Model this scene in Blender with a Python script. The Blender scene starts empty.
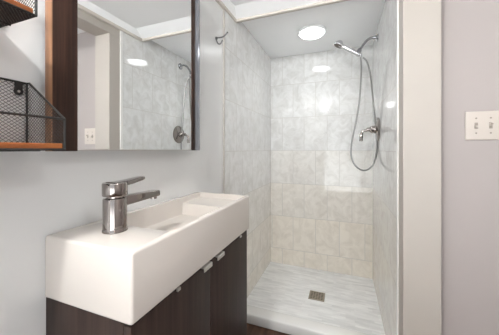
import bpy, bmesh, math, random
from mathutils import Vector, Matrix
random.seed(3)
S = bpy.context.scene
COL = S.collection
PI = math.pi

# ---------------------------------------------------------------- camera, world, exposure
CH = 1.10                       # camera height
cam_d = bpy.data.cameras.new('camera')
cam_d.sensor_width = 36.0
cam_d.lens = 36.0 * 245 / 499
cam_d.shift_y = -18 / 499
cam_d.clip_start = 0.01
cam = bpy.data.objects.new('camera', cam_d)
cam.location = (0, 0, CH)
cam.rotation_euler = (PI / 2, 0, math.radians(20.9))
COL.objects.link(cam)
S.camera = cam

WORLD = 2.8
SHOWER_W, HALL_FILL_W = 0.45, 3.0     # watts of the shower lamp and the added hall fill lamp
GLOBE = 380.0
DOME = 7.0
world = bpy.data.worlds.new('world')
world.use_nodes = True
# dim sky; lower half brightened as added fill to lift the ceiling
_t = world.node_tree
_tc = _t.nodes.new('ShaderNodeTexCoord'); _sp = _t.nodes.new('ShaderNodeSeparateXYZ')
_rp = _t.nodes.new('ShaderNodeValToRGB')
_rp.color_ramp.elements[0].position = 0.46; _rp.color_ramp.elements[0].color = (0.94, 0.98, 1.0, 1)
_rp.color_ramp.elements[1].position = 0.54; _rp.color_ramp.elements[1].color = (0.22, 0.23, 0.24, 1)
_mr = _t.nodes.new('ShaderNodeMapRange'); _mr.inputs['From Min'].default_value = -1; _mr.inputs['From Max'].default_value = 1
_t.links.new(_tc.outputs['Generated'], _sp.inputs[0]); _t.links.new(_sp.outputs['Z'], _mr.inputs['Value'])
_t.links.new(_mr.outputs[0], _rp.inputs['Fac']); _t.links.new(_rp.outputs['Color'], _t.nodes['Background'].inputs[0])
world.node_tree.nodes['Background'].inputs[1].default_value = WORLD
S.world = world
S.view_settings.view_transform = 'Standard'
S.view_settings.look = 'None'
S.view_settings.gamma = 1
S.view_settings.use_curve_mapping = False
S.view_settings.exposure = 0.94
# added fill light through an invented window behind the camera
pl = bpy.data.lights.new('fill_portal', 'AREA'); pl.shape = 'RECTANGLE'; pl.size = 1.7; pl.size_y = 1.80
pl.cycles.is_portal = True
po = bpy.data.objects.new('fill_portal', pl); COL.objects.link(po)
po.location = (.40, -1.32, 1.01); po.rotation_euler = (PI / 2, 0, PI)

# ---------------------------------------------------------------- helpers
def lin(r, g, b):
    f = lambda c: c / 12.92 if c <= 0.04045 else ((c + 0.055) / 1.055) ** 2.4
    return (f(r / 255), f(g / 255), f(b / 255), 1)

def mat(name, col, rough=0.5, metal=0.0, spec=0.5, coat=0.0):
    m = bpy.data.materials.new(name)
    m.use_nodes = True
    b = m.node_tree.nodes['Principled BSDF']
    b.inputs['Base Color'].default_value = col
    b.inputs['Roughness'].default_value = rough
    b.inputs['Metallic'].default_value = metal
    b.inputs['Specular IOR Level'].default_value = spec
    b.inputs['Coat Weight'].default_value = coat
    return m

def N(m, t, **kw):
    n = m.node_tree.nodes.new(t)
    for k, v in kw.items():
        setattr(n, k, v)
    return n

def L(m, a, b):
    m.node_tree.links.new(a, b)

def bsdf(m):
    return m.node_tree.nodes['Principled BSDF']

def paint(name, col, rough=0.6, bump=0.02, scale=180):
    """painted plaster: faint mottling and orange peel"""
    m = mat(name, col, rough)
    tc = N(m, 'ShaderNodeTexCoord')
    n1 = N(m, 'ShaderNodeTexNoise'); n1.inputs['Scale'].default_value = scale
    L(m, tc.outputs['Object'], n1.inputs['Vector'])
    bp = N(m, 'ShaderNodeBump'); bp.inputs['Strength'].default_value = bump
    bp.inputs['Distance'].default_value = 0.002
    L(m, n1.outputs['Fac'], bp.inputs['Height'])
    L(m, bp.outputs['Normal'], bsdf(m).inputs['Normal'])
    n2 = N(m, 'ShaderNodeTexNoise'); n2.inputs['Scale'].default_value = 3
    L(m, tc.outputs['Object'], n2.inputs['Vector'])
    mx = N(m, 'ShaderNodeMix', data_type='RGBA')
    mx.inputs[6].default_value = tuple(c * 0.965 for c in col[:3]) + (1,)
    mx.inputs[7].default_value = tuple(min(1, c * 1.03) for c in col[:3]) + (1,)
    L(m, n2.outputs['Fac'], mx.inputs[0])
    L(m, mx.outputs[2], bsdf(m).inputs['Base Color'])
    return m

def wood(name, dark, light, axis='z', rough=0.4, scale=60, stretch=0.03, spec=0.4):
    m = mat(name, dark, rough, spec=spec)
    tc = N(m, 'ShaderNodeTexCoord')
    mp = N(m, 'ShaderNodeMapping')
    sc = [1, 1, 1]; sc['xyz'.index(axis)] = stretch
    mp.inputs['Scale'].default_value = sc
    L(m, tc.outputs['Object'], mp.inputs['Vector'])
    n = N(m, 'ShaderNodeTexNoise'); n.inputs['Scale'].default_value = scale
    n.inputs['Detail'].default_value = 6; n.inputs['Roughness'].default_value = 0.65
    L(m, mp.outputs['Vector'], n.inputs['Vector'])
    cr = N(m, 'ShaderNodeValToRGB')
    cr.color_ramp.elements[0].position = 0.36; cr.color_ramp.elements[0].color = dark
    cr.color_ramp.elements[1].position = 0.66; cr.color_ramp.elements[1].color = light
    L(m, n.outputs['Fac'], cr.inputs['Fac'])
    L(m, cr.outputs['Color'], bsdf(m).inputs['Base Color'])
    bp = N(m, 'ShaderNodeBump'); bp.inputs['Strength'].default_value = 0.08
    bp.inputs['Distance'].default_value = 0.001
    L(m, n.outputs['Fac'], bp.inputs['Height'])
    L(m, bp.outputs['Normal'], bsdf(m).inputs['Normal'])
    return m

def tile(name, ax, u0, warm_rows):
    """8 x 12 inch marbled ceramic tile in running bond; ax is the horizontal axis"""
    m = mat(name, (0.7, 0.7, 0.7, 1), 0.035, spec=0.5)
    tc = N(m, 'ShaderNodeTexCoord')
    sp = N(m, 'ShaderNodeSeparateXYZ'); L(m, tc.outputs['Object'], sp.inputs[0])
    def math_(op, a, b=None):
        q = N(m, 'ShaderNodeMath', operation=op)
        for i, v in enumerate((a, b)):
            if v is None: continue
            if isinstance(v, (int, float)): q.inputs[i].default_value = v
            else: L(m, v, q.inputs[i])
        return q.outputs[0]
    u = math_('SUBTRACT', sp.outputs[ax], u0)
    v = math_('SUBTRACT', sp.outputs['Z'], 0.175 - 0.305 * 2)
    cb = N(m, 'ShaderNodeCombineXYZ'); L(m, u, cb.inputs[0]); L(m, v, cb.inputs[1])
    br = N(m, 'ShaderNodeTexBrick', offset=0.5, offset_frequency=2)
    br.inputs['Color1'].default_value = (0, 0, 0, 1); br.inputs['Color2'].default_value = (1, 1, 1, 1)
    br.inputs['Mortar'].default_value = (0.5, 0.5, 0.5, 1)
    br.inputs['Scale'].default_value = 1; br.inputs['Mortar Size'].default_value = 0.0022
    br.inputs['Mortar Smooth'].default_value = 0.2
    br.inputs['Brick Width'].default_value = 0.2; br.inputs['Row Height'].default_value = 0.305
    L(m, cb.outputs[0], br.inputs['Vector'])
    # marbling, offset per tile
    off = N(m, 'ShaderNodeVectorMath', operation='MULTIPLY_ADD')
    L(m, br.outputs['Color'], off.inputs[0]); off.inputs[1].default_value = (7, 5, 3)
    L(m, tc.outputs['Object'], off.inputs[2])
    n1 = N(m, 'ShaderNodeTexNoise'); n1.inputs['Scale'].default_value = 13
    n1.inputs['Detail'].default_value = 7; n1.inputs['Roughness'].default_value = 0.6
    n1.inputs['Distortion'].default_value = 1.0
    L(m, off.outputs[0], n1.inputs['Vector'])
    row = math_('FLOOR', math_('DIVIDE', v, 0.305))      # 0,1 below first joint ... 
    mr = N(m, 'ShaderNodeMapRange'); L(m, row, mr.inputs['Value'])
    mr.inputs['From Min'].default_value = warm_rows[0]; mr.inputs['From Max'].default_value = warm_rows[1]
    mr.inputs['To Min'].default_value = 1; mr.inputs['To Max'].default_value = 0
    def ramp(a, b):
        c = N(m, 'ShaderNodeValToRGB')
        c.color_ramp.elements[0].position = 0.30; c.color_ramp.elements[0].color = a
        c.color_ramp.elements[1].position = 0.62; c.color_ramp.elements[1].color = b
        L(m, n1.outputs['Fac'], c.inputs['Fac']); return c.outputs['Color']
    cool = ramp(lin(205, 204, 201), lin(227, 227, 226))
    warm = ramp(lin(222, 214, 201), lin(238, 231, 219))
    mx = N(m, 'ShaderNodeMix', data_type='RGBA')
    L(m, mr.outputs[0], mx.inputs[0]); L(m, cool, mx.inputs[6]); L(m, warm, mx.inputs[7])  # beige-to-cool row tint paints the lamp's wash into the tile colour
    mg = N(m, 'ShaderNodeMix', data_type='RGBA')
    L(m, math_('MULTIPLY', br.outputs['Fac'], 0.8), mg.inputs[0]); L(m, mx.outputs[2], mg.inputs[6])
    mg.inputs[7].default_value = lin(199, 196, 190)
    L(m, mg.outputs[2], bsdf(m).inputs['Base Color'])
    bp = N(m, 'ShaderNodeBump', invert=True); bp.inputs['Strength'].default_value = 0.4
    bp.inputs['Distance'].default_value = 0.001
    L(m, br.outputs['Fac'], bp.inputs['Height'])
    L(m, bp.outputs['Normal'], bsdf(m).inputs['Normal'])
    return m

def bm_box(lo, hi, bevel=0.0, seg=2, bm=None):
    b = bmesh.new()
    bmesh.ops.create_cube(b, size=1)
    lo, hi = Vector(lo), Vector(hi)
    for v in b.verts:
        v.co = Vector([(lo[i] + hi[i]) / 2 + v.co[i] * (hi[i] - lo[i]) for i in range(3)])
    if bevel > 0:
        bmesh.ops.bevel(b, geom=b.edges[:], offset=bevel, segments=seg, profile=0.5, affect='EDGES')
    if bm is None:
        return b
    return merge(bm, b)

def merge(bm, b):
    me = bpy.data.meshes.new('tmp'); b.to_mesh(me); b.free()
    bm.from_mesh(me); bpy.data.meshes.remove(me)
    return bm

def bm_prism(poly, axis, a, b_, bevel=0.0, seg=2, bm=None):
    """extrude a 2-D polygon along an axis; the polygon is in the other two axes in xyz order"""
    b = bmesh.new()
    others = [i for i in range(3) if i != axis]
    def P(p, t):
        v = [0, 0, 0]; v[others[0]], v[others[1]], v[axis] = p[0], p[1], t
        return b.verts.new(v)
    A = [P(p, a) for p in poly]; B = [P(p, b_) for p in poly]
    b.faces.new(A); b.faces.new(B[::-1])
    n = len(poly)
    for i in range(n):
        b.faces.new((A[i], B[i], B[(i + 1) % n], A[(i + 1) % n]))
    bmesh.ops.recalc_face_normals(b, faces=b.faces[:])
    if bevel > 0:
        bmesh.ops.bevel(b, geom=b.edges[:], offset=bevel, segments=seg, profile=0.5, affect='EDGES')
    return b if bm is None else merge(bm, b)

def smooth_path(pts, n=8):
    """Catmull-Rom through the points"""
    P = [Vector(p) for p in pts]; out = []
    for i in range(len(P) - 1):
        p0 = P[max(i - 1, 0)]; p1 = P[i]; p2 = P[i + 1]; p3 = P[min(i + 2, len(P) - 1)]
        for k in range(n):
            t = k / n
            out.append(0.5 * ((2 * p1) + (p2 - p0) * t + (2 * p0 - 5 * p1 + 4 * p2 - p3) * t * t + (3 * p1 - p0 - 3 * p2 + p3) * t ** 3))
    out.append(P[-1]); return out

def bm_tube(pts, r, seg=10, bm=None, caps=True):
    """sweep a circle along points; r is a number or one radius per point"""
    b = bmesh.new() if bm is None else bm
    P = [Vector(p) for p in pts]
    R = r if isinstance(r, (list, tuple)) else [r] * len(P)
    T = []
    for i in range(len(P)):
        d = P[min(i + 1, len(P) - 1)] - P[max(i - 1, 0)]
        T.append(d.normalized())
    up = Vector((0, 0, 1)) if abs(T[0].z) < 0.9 else Vector((1, 0, 0))
    nrm = (up - T[0] * up.dot(T[0])).normalized()
    rings = []
    for i, p in enumerate(P):
        nrm = (nrm - T[i] * nrm.dot(T[i])).normalized()
        bi = T[i].cross(nrm)
        rings.append([b.verts.new(p + (nrm * math.cos(2 * PI * k / seg) + bi * math.sin(2 * PI * k / seg)) * R[i]) for k in range(seg)])
    for a, c in zip(rings, rings[1:]):
        for k in range(seg):
            b.faces.new((a[k], a[(k + 1) % seg], c[(k + 1) % seg], c[k]))
    if caps:
        b.faces.new(rings[0][::-1]); b.faces.new(rings[-1])
    return b

def bm_lathe(prof, origin, axis, seg=32, bm=None):
    """revolve (radius, height) pairs about an axis through origin"""
    b = bmesh.new() if bm is None else bm
    ax = Vector(axis).normalized(); o = Vector(origin)
    q = Vector((0, 0, 1)).rotation_difference(ax)
    rings = []
    for r, h in prof:
        if r < 1e-6:
            rings.append([b.verts.new(o + ax * h)])
        else:
            rings.append([b.verts.new(o + q @ Vector((r * math.cos(2 * PI * k / seg), r * math.sin(2 * PI * k / seg), h))) for k in range(seg)])
    for a, c in zip(rings, rings[1:]):
        for k in range(seg):
            k2 = (k + 1) % seg
            if len(a) == 1 and len(c) == 1: continue
            if len(a) == 1: b.faces.new((a[0], c[k2], c[k]))
            elif len(c) == 1: b.faces.new((a[k], a[k2], c[0]))
            else: b.faces.new((a[k], a[k2], c[k2], c[k]))
    return b

def obj(name, bm, m, parent=None, smooth=35, recalc=True):
    if recalc:
        bmesh.ops.recalc_face_normals(bm, faces=bm.faces[:])
    me = bpy.data.meshes.new(name); bm.to_mesh(me); bm.free()
    if m: me.materials.append(m)
    if smooth:
        me.shade_smooth()
        me.set_sharp_from_angle(angle=math.radians(smooth))
    o = bpy.data.objects.new(name, me); COL.objects.link(o)
    if parent:
        o.parent = parent
        q = parent; loc = Vector()
        while q: loc += q.location; q = q.parent
        me.transform(Matrix.Translation(-loc))
    return o

def thing(name, label, cat, loc, group=None):
    o = bpy.data.objects.new(name, None); COL.objects.link(o)
    o.location = loc; o.empty_display_size = 0.05
    tag(o, label, cat, group); return o

def tag(o, label, cat, group=None):
    o['label'] = label; o['category'] = cat
    if group: o['group'] = group
    return o

def struct(name, bm, m, label, cat, smooth=0, parent=None):
    o = obj(name, bm, m, parent, smooth)
    if parent is None:
        o['kind'] = 'structure'; tag(o, label, cat)
    return o

# ---------------------------------------------------------------- materials
M_wall = paint('grey_white_paint', lin(219, 219, 218), 0.5, 0.01)
bsdf(M_wall).inputs['Coat Weight'].default_value = 0.5; bsdf(M_wall).inputs['Coat Roughness'].default_value = 0.24
M_bead = paint('beige_bead_shade', lin(206, 199, 190), 0.5, 0.01)  # shade on the white moulding's lower edge painted in as beige
M_lav = paint('lavender_grey_paint', lin(172, 164, 161))
M_white = paint('white_trim_paint', lin(178, 171, 163), 0.45, 0.01)
M_ceil = paint('white_ceiling_paint', lin(251, 252, 253), 0.7, 0.05)
M_ivory = mat('ivory_plastic', lin(200, 191, 182), 0.4)
M_chrome = mat('chrome', lin(168, 168, 171), 0.10, 1.0)
M_chrome_light = mat('bright_chrome', lin(215, 215, 218), 0.16, 1.0)
M_nickel = mat('polished_nickel', lin(156, 149, 145), 0.07, 1.0)
M_hose = mat('steel_hose', lin(140, 139, 137), 0.28, 1.0)
M_steel = mat('brushed_steel', lin(172, 164, 152), 0.35, 1.0)
M_darksteel = mat('dark_drain_slot', lin(96, 88, 80), 0.6, 0.5)
M_hook = mat('satin_steel', lin(140, 140, 142), 0.25, 1.0)
M_black = mat('black_powder_coat', lin(28, 26, 25), 0.5)
M_ceramic = mat('white_ceramic', lin(207, 200, 193), 0.12, spec=0.5)
M_mirror = mat('mirror_silver', (0.93, 0.94, 0.94, 1), 0.005, 1.0)
M_espresso = wood('espresso_veneer', lin(38, 28, 25), lin(58, 45, 40), 'z', 0.5, spec=.25)
M_frame = wood('walnut_frame', lin(34, 21, 16), lin(68, 45, 35), 'z', 0.45, spec=.25)
M_frame_lit = wood('lit_walnut_edge', lin(120, 86, 62), lin(150, 112, 84), 'z', 0.4)  # lamplight on the frame's side, painted as a lighter walnut
M_orange = wood('oiled_acacia', lin(140, 78, 38), lin(190, 118, 62), 'y', 0.45, 50, 0.06)
M_floorwood = wood('dark_plank_floor', lin(62, 42, 32), lin(102, 72, 54), 'y', 0.35, 30, 0.06)
M_handle = mat('satin_handle', lin(205, 202, 198), 0.3, 0.9)
M_band = mat('grey_sheen_edge', lin(150, 152, 160), 0.2, 0.6)  # reflected sheen on the frame, put into a grey base colour
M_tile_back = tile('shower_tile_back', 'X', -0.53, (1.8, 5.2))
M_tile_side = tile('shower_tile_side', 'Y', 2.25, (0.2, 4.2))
M_caulk = mat('tile_edge_trim', lin(176, 170, 164), 0.4)
M_white_tile = mat('white_bullnose', lin(235, 234, 231), 0.15, spec=0.6)

M_emit = bpy.data.materials.new('lit_lamp_glass'); M_emit.use_nodes = True
_b = bsdf(M_emit)
_b.inputs['Base Color'].default_value = (0.9, 0.9, 0.9, 1)
_b.inputs['Emission Color'].default_value = (.965, 0.99, 1.0, 1)
_b.inputs['Emission Strength'].default_value = DOME

M_globe = mat('lit_globe_glass', (0.9, 0.9, 0.9, 1))
bsdf(M_globe).inputs['Emission Color'].default_value = (.99, .99, .98, 1)
bsdf(M_globe).inputs['Emission Strength'].default_value = GLOBE

def mosaic():
    m = mat('linear_marble_mosaic', (0.7, 0.7, 0.7, 1), 0.3)
    tc = N(m, 'ShaderNodeTexCoord')
    br = N(m, 'ShaderNodeTexBrick', offset=0.37, offset_frequency=2, squash=0.7, squash_frequency=3)
    br.inputs['Color1'].default_value = lin(226, 226, 225); br.inputs['Color2'].default_value = lin(246, 246, 245)
    br.inputs['Mortar'].default_value = lin(236, 236, 234)
    br.inputs['Scale'].default_value = 1; br.inputs['Mortar Size'].default_value = 0.0012
    br.inputs['Brick Width'].default_value = 0.14; br.inputs['Row Height'].default_value = 0.019
    br.inputs['Bias'].default_value = 0.25
    L(m, tc.outputs['Object'], br.inputs['Vector'])
    mp = N(m, 'ShaderNodeMapping'); mp.inputs['Scale'].default_value = (1, 5, 1)
    L(m, tc.outputs['Object'], mp.inputs['Vector'])
    n = N(m, 'ShaderNodeTexNoise'); n.inputs['Scale'].default_value = 9; n.inputs['Detail'].default_value = 5
    L(m, mp.outputs[0], n.inputs['Vector'])
    cr = N(m, 'ShaderNodeValToRGB')
    cr.color_ramp.elements[0].position = 0.35; cr.color_ramp.elements[0].color = (0.87, 0.87, 0.87, 1)
    cr.color_ramp.elements[1].position = 0.6; cr.color_ramp.elements[1].color = (1, 1, 1, 1)
    L(m, n.outputs['Fac'], cr.inputs['Fac'])
    mx = N(m, 'ShaderNodeMix', data_type='RGBA', blend_type='MULTIPLY'); mx.inputs[0].default_value = 1
    L(m, br.outputs['Color'], mx.inputs[6]); L(m, cr.outputs[0], mx.inputs[7])
    L(m, mx.outputs[2], bsdf(m).inputs['Base Color'])
    return m
M_mosaic = mosaic()

# ---------------------------------------------------------------- the room
XL, XR, YB, ZC = -0.65, 0.227, 2.25, CH + 0.866
YF = -1.3                       # wall behind the camera
XE = 1.45                       # far side of the hall beyond the opening
YT = 1.270                      # where the tile starts
YLAV = 1.256

struct('floor', bm_box((XL - .1, YF - .1, -.05), (XE + .1, YB + .1, 0)), M_floorwood, 'dark brown wood plank floor in front of the shower curb', 'floor')
struct('ceiling', bm_box((XL - .1, YF - .1, ZC), (XE + .1, YB + .1, ZC + .05)), M_ceil, 'white ceiling over bathroom and shower', 'ceiling')
struct('wall_left', bm_box((XL - .1, YF - .1, 0), (XL, YB + .1, ZC)), M_wall, 'pale grey painted wall behind the washbasin and mirror', 'wall')
struct('wall_back', bm_box((XL, YB + .008, 0), (XR + .008, YB + .1, ZC)), M_wall, 'wall carrying the tile at the end of the shower', 'wall')
struct('wall_right', bm_box((XR + .008, YLAV, 0), (XE + .1, YB + .1, ZC)), M_lav, 'lavender grey wall with the light switch right of the shower', 'wall')
WZ0 = .12
wf = bm_box((XL, YF - .1, 0), (XE, YF, WZ0))
bm_box((XL, YF - .1, 1.90), (XE, YF, ZC), bm=wf)
bm_box((XL, YF - .1, WZ0), (-.45, YF, 1.90), bm=wf); bm_box((1.25, YF - .1, WZ0), (XE, YF, 1.90), bm=wf)
struct('wall_front', wf, M_wall, 'pale wall with a wide added fill-light window facing the shower', 'wall')
wn = bm_box((-.45, YF - .07, WZ0), (1.25, YF - .03, WZ0 + .05)); bm_box((-.45, YF - .07, 1.86), (1.25, YF - .03, 1.90), bm=wn)
for x in (-.45, .375, 1.20): bm_box((x, YF - .07, WZ0 + .05), (x + .05, YF - .03, 1.86), bm=wn)
struct('fill_window_1', wn, M_white, 'white frame of the added fill-light window', 'window')  # invented frame for the fill light opening, never in view
struct('wall_hall', bm_box((XE, YF - .1, 0), (XE + .1, YLAV, ZC)), M_lav, 'lavender grey far wall of the hall', 'wall')
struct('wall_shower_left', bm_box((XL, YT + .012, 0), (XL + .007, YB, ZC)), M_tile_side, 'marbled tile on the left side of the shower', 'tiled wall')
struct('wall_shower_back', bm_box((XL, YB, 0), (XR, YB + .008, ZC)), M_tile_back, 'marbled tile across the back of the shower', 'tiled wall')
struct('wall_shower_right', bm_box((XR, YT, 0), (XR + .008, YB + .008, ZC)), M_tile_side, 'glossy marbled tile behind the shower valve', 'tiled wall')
struct('trim_1', bm_box((XL, YT, 0), (XL + .009, YT + .012, ZC), .002), M_caulk, 'thin grey strip edging the tile on the left wall', 'trim')
struct('trim_2', bm_box((XR - .003, YLAV - .01, 0), (XR + .008, YT, ZC), .003), M_white_tile, 'white bullnose strip edging the tile on the right', 'trim')
# post and header of the cased opening on the right
struct('trim_3', bm_box((XR + .003, 1.165, 0), (0.360, YLAV, ZC - .105), .002), M_white, 'wide off-white post between the shower and the lavender wall', 'trim')
struct('trim_4', bm_box((XR + .003, YF, ZC - .105), (0.360, YLAV, ZC), .002), M_white, 'off-white header over the opening to the hall', 'trim')
# crown strips: (horizontal, z) section with a cove and a flat bead below
def crown(face, sgn):
    z = ZC
    return [(face, z), (face + sgn * .036, z), (face + sgn * .032, z - .010), (face + sgn * .014, z - .034), (face, z - .034)]
def bead(face, sgn):
    z = ZC - .034
    return [(face, z), (face + sgn * .014, z), (face + sgn * .016, z - .006), (face + sgn * .014, z - .019), (face, z - .021)]
YC = 1.432
o = struct('trim_5', bm_prism(crown(XL, 1), 1, YF, YC), M_ceil, 'thin white crown strip along the top of the left wall', 'trim')
obj('bead', bm_prism(bead(XL, 1), 1, YF, YC), M_bead, o)
o = struct('trim_6', bm_prism(crown(XR + .003, -1), 1, YF, YC), M_ceil, 'thin white crown strip along the top of the right wall', 'trim')
obj('bead', bm_prism(bead(XR + .003, -1), 1, YF, YC), M_bead, o)
o = struct('trim_7', bm_prism([(YC - .085, ZC), (YC, ZC - .034), (YC + .022, ZC - .034), (YC + .022, ZC)], 0, XL, XR + .003), M_ceil, 'white ceiling strip across the front of the shower', 'trim')
obj('bead', bm_prism([(YC, ZC - .034), (YC, ZC - .045), (YC + .003, ZC - .048), (YC + .020, ZC - .048), (YC + .022, ZC - .034)], 0, XL, XR + .003), M_bead, o)

# ---------------------------------------------------------------- shower tray and drain
t = thing('shower_tray', 'white shower base with pale linear marble mosaic and a low curb', 'shower tray', ((XL + XR) / 2, 1.85, 0))
obj('mosaic_floor', bm_box((XL + .007, 1.53, 0), (XR, YB, .033)), M_mosaic, t, 0)
obj('curb', bm_box((XL + .007, 1.44, 0), (XR, 1.53, .062), .008, 3), M_white_tile, t)

t = thing('floor_drain', 'square brushed metal drain in the middle of the shower floor', 'drain', (-.178, 1.84, .033))
obj('drain_frame', merge(bm_box((-.178 - .055, 1.84 - .055, .0335), (-.178 + .055, 1.84 + .055, .037), .001), bmesh.new()), M_steel, t)
g = bmesh.new()
for i in range(5):
    for j in range(5):
        x = -.178 + (i - 2) * .018; y = 1.84 + (j - 2) * .018
        bm_box((x - .0065, y - .004, .0372), (x + .0065, y + .004, .0376), bm=g)
obj('grate_slots', g, M_darksteel, t, 0)

# ---------------------------------------------------------------- ceiling lamps
def ceiling_lamp(x, y, watts, label, size, spread=180):
    t = thing('ceiling_lamp', label, 'lamp', (x, y, ZC))
    obj('base_ring', bm_lathe([(.0, -.001), (.101, -.001), (.103, -.010), (.099, -.016), (.090, -.018), (.0, -.018)], (x, y, ZC), (0, 0, 1), 40), M_ceil, t)
    obj('diffuser', bm_lathe([(.088, -.018), (.080, -.027), (.062, -.034), (.036, -.039), (.0, -.041)], (x, y, ZC), (0, 0, 1), 40), M_emit, t)
    ld = bpy.data.lights.new('lamp_light', 'AREA'); ld.shape = 'DISK'; ld.size = size; ld.energy = watts
    ld.color = (.96, .99, 1.0); ld.spread = math.radians(spread)
    lo = bpy.data.objects.new('lamp_light', ld); COL.objects.link(lo)
    lo.parent = t; lo.location = (0, 0, -.043)
    return t
ceiling_lamp(-.213, 1.835, SHOWER_W, 'round lit dome lamp on the shower ceiling', .16, 125)
lx, ly = -.32, -.36
t = thing('globe_lamp', 'lit glass globe lamp on the ceiling before the washbasin', 'lamp', (lx, ly, ZC))
obj('canopy', bm_lathe([(0, -.001), (.050, -.001), (.050, -.010), (.022, -.022), (.018, -.040), (0, -.040)], (lx, ly, ZC), (0, 0, 1), 32), M_chrome, t)
obj('globe', bm_lathe([(.045 * math.sin(PI * k / 14), -.083 + .045 * math.cos(PI * k / 14)) for k in range(15)], (lx, ly, ZC), (0, 0, 1), 32), M_globe, t)
ceiling_lamp(.85, -.05, HALL_FILL_W, 'added dome fill lamp on the unseen hall ceiling', .16)  # fill lamp added to brighten the lavender and left walls

# ---------------------------------------------------------------- vanity cabinet
Y0, Y1, XS = 0.361, 1.000, -0.382       # washbasin ends and front
t = thing('vanity_cabinet', 'dark brown two-door vanity cabinet under the white washbasin', 'cabinet', (-.52, .68, 0))
zt = CH - .3455
c = bm_box((XL + .001, Y0 + .004, .10), (XS - .026, Y0 + .022, zt), .001)
bm_box((XL + .001, Y1 - .032, .10), (XS - .026, Y1 - .014, zt), .001, bm=c)
bm_box((XL + .001, Y0 + .022, .10), (XS - .028, Y1 - .032, .118), bm=c)
bm_box((XL + .001, Y0 + .022, zt - .02), (XS - .028, Y1 - .032, zt - .002), bm=c)
bm_box((XL + .001, Y0 + .022, .118), (XL + .008, Y1 - .032, zt - .02), bm=c)
obj('carcass', c, M_espresso, t)
obj('plinth', bm_box((XL + .001, Y0 + .03, 0), (XS - .07, Y1 - .03, .10)), M_espresso, t, 0)
ymid = .674
for (a, b_, h0, h1) in ((Y0 + .004, ymid - .0015, .622, .668), (ymid + .0015, Y1 - .014, .705, .752)):
    d = obj('door', bm_box((XS - .025, a, .11), (XS - .006, b_, zt - .004), .0015), M_espresso, t)
    h = bm_prism([(XS - .024, zt - .002), (XS + .002, zt - .002), (XS + .004, zt - .004), (XS + .004, zt - .015), (XS + .002, zt - .015), (XS + .0015, zt - .005), (XS - .024, zt - .005)], 1, h0, h1)
    obj('handle', h, M_handle, d)
for y in (.505, .905):
    obj('door_bumper', bm_box((XS - .006, y, zt - .009), (XS - .001, y + .012, zt - .001), .001), M_handle, t)

# ---------------------------------------------------------------- washbasin
def bake_boolean(a, cutters):
    objs = []
    def tmp(b):
        me = bpy.data.meshes.new('tmp'); bmesh.ops.recalc_face_normals(b, faces=b.faces[:]); b.to_mesh(me); b.free()
        o = bpy.data.objects.new('tmp', me); COL.objects.link(o); objs.append(o); return o
    base = tmp(a)
    for cb in cutters:
        co = tmp(cb)
        md = base.modifiers.new('b', 'BOOLEAN'); md.operation = 'DIFFERENCE'; md.object = co; md.solver = 'EXACT'
    bpy.context.view_layer.update()
    dg = bpy.context.evaluated_depsgraph_get()
    me = bpy.data.meshes.new_from_object(base.evaluated_get(dg))
    out = bmesh.new(); out.from_mesh(me)
    for o in objs: bpy.data.objects.remove(o)
    return out
zs = CH - .2
outer = bm_box((XL + .001, Y0, zs - .145), (XS, Y1, zs), .007, 4)
prof = [(.482, zs + .05), (.482, zs + .002), (.494, zs - .003), (.51, zs - .011), (.53, zs - .024), (.55, zs - .038), (.57, zs - .050), (.59, zs - .058), (.615, zs - .064), (.65, zs - .067), (.850, zs - .070),
        (.853, zs - .024), (.985, zs - .022), (.987, zs + .05)]
cut = bm_prism(prof, 0, XL + .026, XS - .014)
ve = [e for e in cut.edges if abs(e.verts[0].co.x - e.verts[1].co.x) < 1e-6]
bmesh.ops.bevel(cut, geom=ve, offset=.006, segments=3, profile=.5, affect='EDGES')
wb = bake_boolean(outer, [cut])
basin = obj('washbasin', wb, M_ceramic, None, 40)
tag(basin, 'long white ceramic trough washbasin on the dark cabinet', 'sink')

# ---------------------------------------------------------------- faucet
fx, fy = -.525, .446
t = thing('faucet', 'shiny single-lever faucet standing at the left of the washbasin', 'faucet', (fx, fy, zs))
obj('body', bm_lathe([(.0, .0005), (.0285, .0005), (.0285, .004), (.0275, .006), (.0270, .010), (.0270, .078), (.026, .081), (.019, .0825), (.019, .0865)], (fx, fy, zs), (0, 0, 1), 40), M_nickel, t)
obj('cartridge_cap', bm_lathe([(.019, .0865), (.0275, .0872), (.0285, .0895), (.0285, .116), (.0272, .119), (.0, .1195)], (fx, fy, zs), (0, 0, 1), 40), M_nickel, t)
lv = bmesh.new()
secs = [(-.012, .1145, .020, .0062), (.020, .115, .020, .0062), (.040, .116, .0185, .006), (.060, .1185, .0165, .0055), (.075, .120, .0150, .0052), (.084, .1212, .013, .0046), (.088, .1216, .010, .0035)]
rings = []
for (dy, dz, w, h) in secs:
    ring = []
    for k in range(20):
        a = 2 * PI * k / 20
        ca, sa = math.cos(a), math.sin(a)
        e = .5
        ring.append(lv.verts.new((fx + w * math.copysign(abs(ca) ** e, ca), fy + dy, zs + dz + h * math.copysign(abs(sa) ** e, sa))))
    rings.append(ring)
for a, b_ in zip(rings, rings[1:]):
    for k in range(20):
        lv.faces.new((a[k], a[(k + 1) % 20], b_[(k + 1) % 20], b_[k]))
lv.faces.new(rings[0][::-1]); lv.faces.new(rings[-1])
obj('lever', lv, M_nickel, t)
spb = bm_prism([(fy + .012, zs + .058), (fy + .143, zs + .062), (fy + .145, zs + .065), (fy + .145, zs + .076), (fy + .142, zs + .079), (fy + .012, zs + .0825)], 0, fx - .0135, fx + .0135, .002, 3)
sp = obj('spout', spb, M_nickel, t)
obj('aerator', bm_lathe([(.0, 0), (.0095, 0), (.0095, .010), (.0, .010)], (fx, fy + .131, zs + .055), (0, 0, 1), 24), M_nickel, sp)

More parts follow.
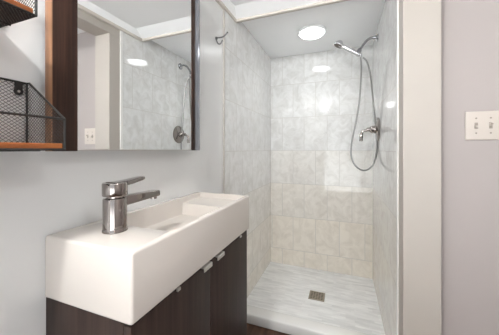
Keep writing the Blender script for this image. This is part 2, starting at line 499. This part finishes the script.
# ---------------------------------------------------------------- mirror
ym0, ym1, zm0, zm1 = .346, .939, CH - .004, CH + .72
XM0, XM1 = -.618, -.594
t = thing('mirror_cabinet', 'large wall mirror in a dark brown wood frame above the washbasin', 'mirror', (XL, (ym0 + ym1) / 2, zm0))
obj('cabinet_body', bm_box((XL + .001, ym0 + .06, zm0 + .03), (XM0, ym1 - .05, zm1 - .02)), M_espresso, t, 0)
def rail(a, b_, mm, name, x1=XM1):
    return obj(name, bm_box((XM0, a, zm0), (x1, b_, zm1), .0012), mm, t)
rail(ym0 + .0015, ym0 + .056, M_frame, 'frame_rail')
l = rail(ym0, ym0 + .0015, M_frame_lit, 'edge_band', XM1 - .0005); l['label'] = 'edge band with lamplight painted as light brown'
rail(.877, .903, M_frame, 'frame_rail')
l = rail(.903, ym1, M_band, 'edge_band'); l['label'] = 'edge band with painted grey sheen'
obj('mirror_glass', bm_box((XM0, ym0 + .056, zm0 + .004), (XM1 - .0025, .877, zm1 - .03)), M_mirror, t, 0)
obj('bottom_edge', bm_box((XM0, ym0 + .056, zm0), (XM1 - .002, .877, zm0 + .004), .0005), M_handle, t)
obj('top_rail', bm_box((XM0, ym0 + .056, zm1 - .03), (XM1, .877, zm1), .0012), M_frame, t)

# ---------------------------------------------------------------- wire shelves
def clip_lines(poly, pitch):
    """two diagonal line families clipped to a convex polygon (u, v)"""
    out = []
    for (du, dv) in ((.80, .60), (.80, -.60)):
        nx, ny = -dv, du
        ds = [p[0] * nx + p[1] * ny for p in poly]
        k = math.ceil(min(ds) / pitch)
        while k * pitch < max(ds):
            d = k * pitch; hits = []
            for i in range(len(poly)):
                a, b_ = ds[i], ds[(i + 1) % len(poly)]
                if (a - d) * (b_ - d) < 0:
                    s = (d - a) / (b_ - a)
                    p, q = poly[i], poly[(i + 1) % len(poly)]
                    hits.append((p[0] + (q[0] - p[0]) * s, p[1] + (q[1] - p[1]) * s))
            if len(hits) == 2: out.append(hits)
            k += 1
    return out

def mesh_panel(poly, to3d, pitch=.0058, r=.00045):
    b = bmesh.new()
    for p, q in clip_lines(poly, pitch):
        bm_tube([to3d(*p), to3d(*q)], r, 4, b, caps=False)
    return b

def wire_shelf(label, ya, yb, xf, zb, hb, hf):
    xb = XL + .006
    t = thing('wire_shelf', label, 'shelf', (XL, (ya + yb) / 2, zb), 'wire shelves left of the mirror')
    r = .0022
    obj('board', bm_box((xb + .004, ya + .004, zb), (xf - .0005, yb - .004, zb + .0115), .001), M_orange, t)
    f = bmesh.new()
    def w(*pts): bm_tube(pts, r, 8, f)
    zl = zb + .001
    for y in (ya, yb):
        w((xb, y, zl), (xb, y, zb + hb)); w((xf, y, zl), (xf, y, zb + hf)); w((xb, y, zl), (xf, y, zl))
        w((xb, y, zb + hb), (xb + .008, y, zb + hb), (xf, y, zb + hf))
    w((xb, ya, zb + hb), (xb, yb, zb + hb)); w((xf, ya, zb + hf), (xf, yb, zb + hf))
    w((xb, ya, zl), (xb, yb, zl)); w((xf + .002, ya, zl - .0015), (xf + .002, yb, zl - .0015))
    w((xb + .045, ya, zb - .0022), (xb + .045, yb, zb - .0022))
    obj('wire_frame', f, M_black, t)
    obj('mesh_panel', mesh_panel([(ya, zb + .01), (yb, zb + .01), (yb, zb + hb), (ya, zb + hb)], lambda u, v: (xb, u, v)), M_black, t)
    for y in (ya, yb):
        obj('mesh_panel', mesh_panel([(xb, zb + .01), (xf, zb + .01), (xf, zb + hf), (xb, zb + hb)], lambda u, v: (u, y, v)), M_black, t)
    obj('darkening_mesh', mesh_panel([(xb + .004, ya + .003), (xf - .001, ya + .003), (xf - .001, yb - .003), (xb + .004, yb - .003)], lambda u, v: (u, v, zb - .0008), .0046, .0012), M_black, t)  # dense black mesh added to darken the board's underside
    for y in (yb - .015, ya + .015):
        br = bm_box((xb - .001, y - .0065, zb + hb - .018), (xb + .002, y + .0065, zb + hb))
        bm_lathe([(.0035, 0), (.008, 0), (.008, .003), (.0035, .003), (.0035, 0)], (xb - .001, y, zb + hb - .020), (1, 0, 0), 20, br)
        k = obj('mounting_tab', br, M_black, t)
        obj('screw', bm_lathe([(0, .004), (.0026, .0035), (.0034, .001), (.0034, -.004)], (xb - .001, y, zb + hb - .020), (1, 0, 0), 14), M_handle, k)
    return t
wire_shelf('lower black wire mesh basket shelf with orange wood board beside the mirror', -.075, .326, -.520, CH + .0005, .143, .060)
wire_shelf('upper black wire mesh basket shelf with wood board, seen from below at top left', -.02, .277, -.520, CH + .242, .115, .055)

# ---------------------------------------------------------------- robe hook
hy, hz = 1.188, CH + .612
t = thing('robe_hook', 'small metal robe hook on the left wall beside the shower', 'hook', (XL, hy, hz))
obj('back_plate', bm_lathe([(0, 0.0005), (.010, .0005), (.010, .004), (.007, .006), (0, .0065)], (XL, hy, hz - .004), (1, 0, 0), 20), M_hook, t)
obj('upper_prong', bm_tube(smooth_path([(XL + .003, hy, hz), (XL + .020, hy, hz - .003), (XL + .042, hy, hz - .002), (XL + .054, hy, hz + .004), (XL + .066, hy, hz + .014), (XL + .072, hy, hz + .020)], 5),
    [.0038] * 20 + [.0040, .0042, .0046, .0050, .0050, .0044], 10), M_hook, t)
obj('lower_prong', bm_tube(smooth_path([(XL + .003, hy, hz - .006), (XL + .006, hy, hz - .022), (XL + .014, hy, hz - .035), (XL + .024, hy, hz - .038), (XL + .034, hy, hz - .030), (XL + .039, hy, hz - .019)], 5), .0036, 10), M_hook, t)

# ---------------------------------------------------------------- shower arm, hand shower, valve
sy = 1.905
za = CH + .775
t = thing('hand_shower_holder', 'curved chrome pipe with swivel holder high on the right tile', 'shower holder', (XR, sy, za))
obj('flange', bm_lathe([(0, .0005), (.029, .0005), (.029, .003), (.022, .009), (.011, .013), (0, .013)], (XR, sy, za), (-1, 0, 0), 28), M_chrome, t)
obj('pipe', bm_tube(smooth_path([(XR - .008, sy, za), (XR - .035, sy, za + .006), (XR - .066, sy, za - .004), (XR - .090, sy, za - .030), (XR - .112, sy, za - .062)], 6), .0085, 12), M_chrome, t)
hx, hzv = XR - .122, za - .082          # holder
ho = obj('holder', bm_lathe([(0, -.028), (.013, -.028), (.016, -.018), (.016, .012), (.012, .024), (.0, .026)], (hx, sy, hzv), (.25, 0, 1), 24), M_chrome, t)
obj('clip', bm_tube([(hx + .004, sy, hzv - .002), (hx - .012, sy - .004, hzv - .006)], [.015, .017], 14), M_chrome, ho)
obj('diverter', bm_tube([(hx + .010, sy, hzv - .014), (hx + .014, sy + .001, hzv - .040)], [.009, .0075], 12), M_chrome, ho)

t = thing('hand_shower', 'chrome hand shower head with long looping metal hose', 'hand shower', (hx, sy, hzv))
p0 = Vector((hx + .002, sy - .006, hzv - .022)); p1 = Vector((hx - .116, sy - .012, hzv + .058))
hd = (p1 - p0)
obj('handle', bm_tube([p0 + hd * s for s in (0, .1, .35, .6, .85, 1.0, 1.08)], [.011, .0135, .0145, .0155, .0145, .013, .016], 14), M_chrome_light, t)
hc = p1 + hd * .14
ax = Vector((-.50, -.10, -1)).normalized()
obj('head', bm_lathe([(0, -.026), (.016, -.025), (.026, -.014), (.036, .0), (.038, .008), (.036, .012), (.031, .013)], hc, ax, 32), M_chrome_light, t)
o = obj('spray_face', bm_lathe([(.032, .0125), (.024, .014), (0, .0145)], hc, ax, 32), M_darksteel, t)
o['label'] = 'dark grey spray face'
def at(px, py, y):
    """point on the plane y = const behind photo pixel"""
    a = math.radians(20.9)
    X, Z = (px - 249.5) / 245, (149.5 - py) / 245
    d = Vector((-math.sin(a), math.cos(a), 0)) + Vector((math.cos(a), math.sin(a), 0)) * X + Vector((0, 0, Z))
    return Vector((0, 0, CH)) + d * (y / d.y)
hose_px = [(360.6, 56.5, sy - .006), (361.2, 64, sy), (361.2, 75, sy), (359.5, 100, sy - .004), (356, 122, sy - .008), (352.3, 140, sy - .012), (351, 154, sy - .014), (354.5, 164.5, sy - .012), (362, 170.2, sy - .006),
           (369.5, 168.5, sy), (375, 160, sy + .004), (377, 146, sy + .006), (375.8, 128, sy + .006), (373.2, 102, sy + .006), (370.8, 78, sy + .006), (368.6, 67, sy + .004), (366.3, 61, sy + .002), (363.0, 57.5, sy + .001)]
obj('hose', bm_tube(smooth_path([at(*p) for p in hose_px], 7), .0058, 10), M_hose, t)

vy, vz = 1.880, CH + .138
t = thing('shower_valve', 'chrome shower valve with curved lever on the right tile', 'shower valve', (XR, vy, vz))
obj('plate', bm_lathe([(0, .0005), (.080, .0005), (.081, .004), (.074, .010), (.040, .015), (.030, .020), (0, .020)], (XR, vy, vz), (-1, 0, 0), 40), M_nickel, t)
obj('body', bm_lathe([(.027, .018), (.026, .040), (.020, .052), (.015, .056), (.013, .075), (.0, .076)], (XR, vy, vz), (-1, 0, 0), 28), M_nickel, t)
obj('lever', bm_tube(smooth_path([(XR - .062, vy, vz - .004), (XR - .076, vy, vz - .006), (XR - .092, vy, vz - .010), (XR - .104, vy, vz - .022), (XR - .108, vy, vz - .048), (XR - .110, vy, vz - .080)], 6),
    [.0095] * 20 + [.0095, .010, .0105, .011, .0115, .0115, .0115, .0115, .0115, .0115, .0115], 14), M_nickel, t)

# ---------------------------------------------------------------- light switch
sx, sz = .525, CH + .096
t = thing('light_switch', 'ivory two-toggle light switch plate on the lavender wall', 'light switch', (sx, YLAV, sz))
obj('plate', bm_box((sx - .058, YLAV - .006, sz - .0575), (sx + .058, YLAV, sz + .0575), .003, 3), M_ivory, t)
M_slot = mat('switch_slot', lin(150, 142, 132), 0.5)
for k in (-1, 1):
    cx = sx + k * .023
    s = obj('toggle_slot', bm_box((cx - .0055, YLAV - .0066, sz - .0125), (cx + .0055, YLAV - .005, sz + .0125), .0003), M_slot, t)
    z = sz + (.004 if k > 0 else -.004)
    tg = bm_prism([(YLAV - .0064, z - .0055), (YLAV - .0175, z - .0005 + k * .004), (YLAV - .0175, z + .0045 + k * .004), (YLAV - .0064, z + .0055)], 0, cx - .0042, cx + .0042)
    obj('toggle', tg, M_ivory, s)
    for q in (-1, 1):
        obj('screw', bm_lathe([(.0036, 0), (.0033, .0008), (0, .001)], (cx, YLAV - .006, sz + q * .030), (0, -1, 0), 14), M_slot, t)
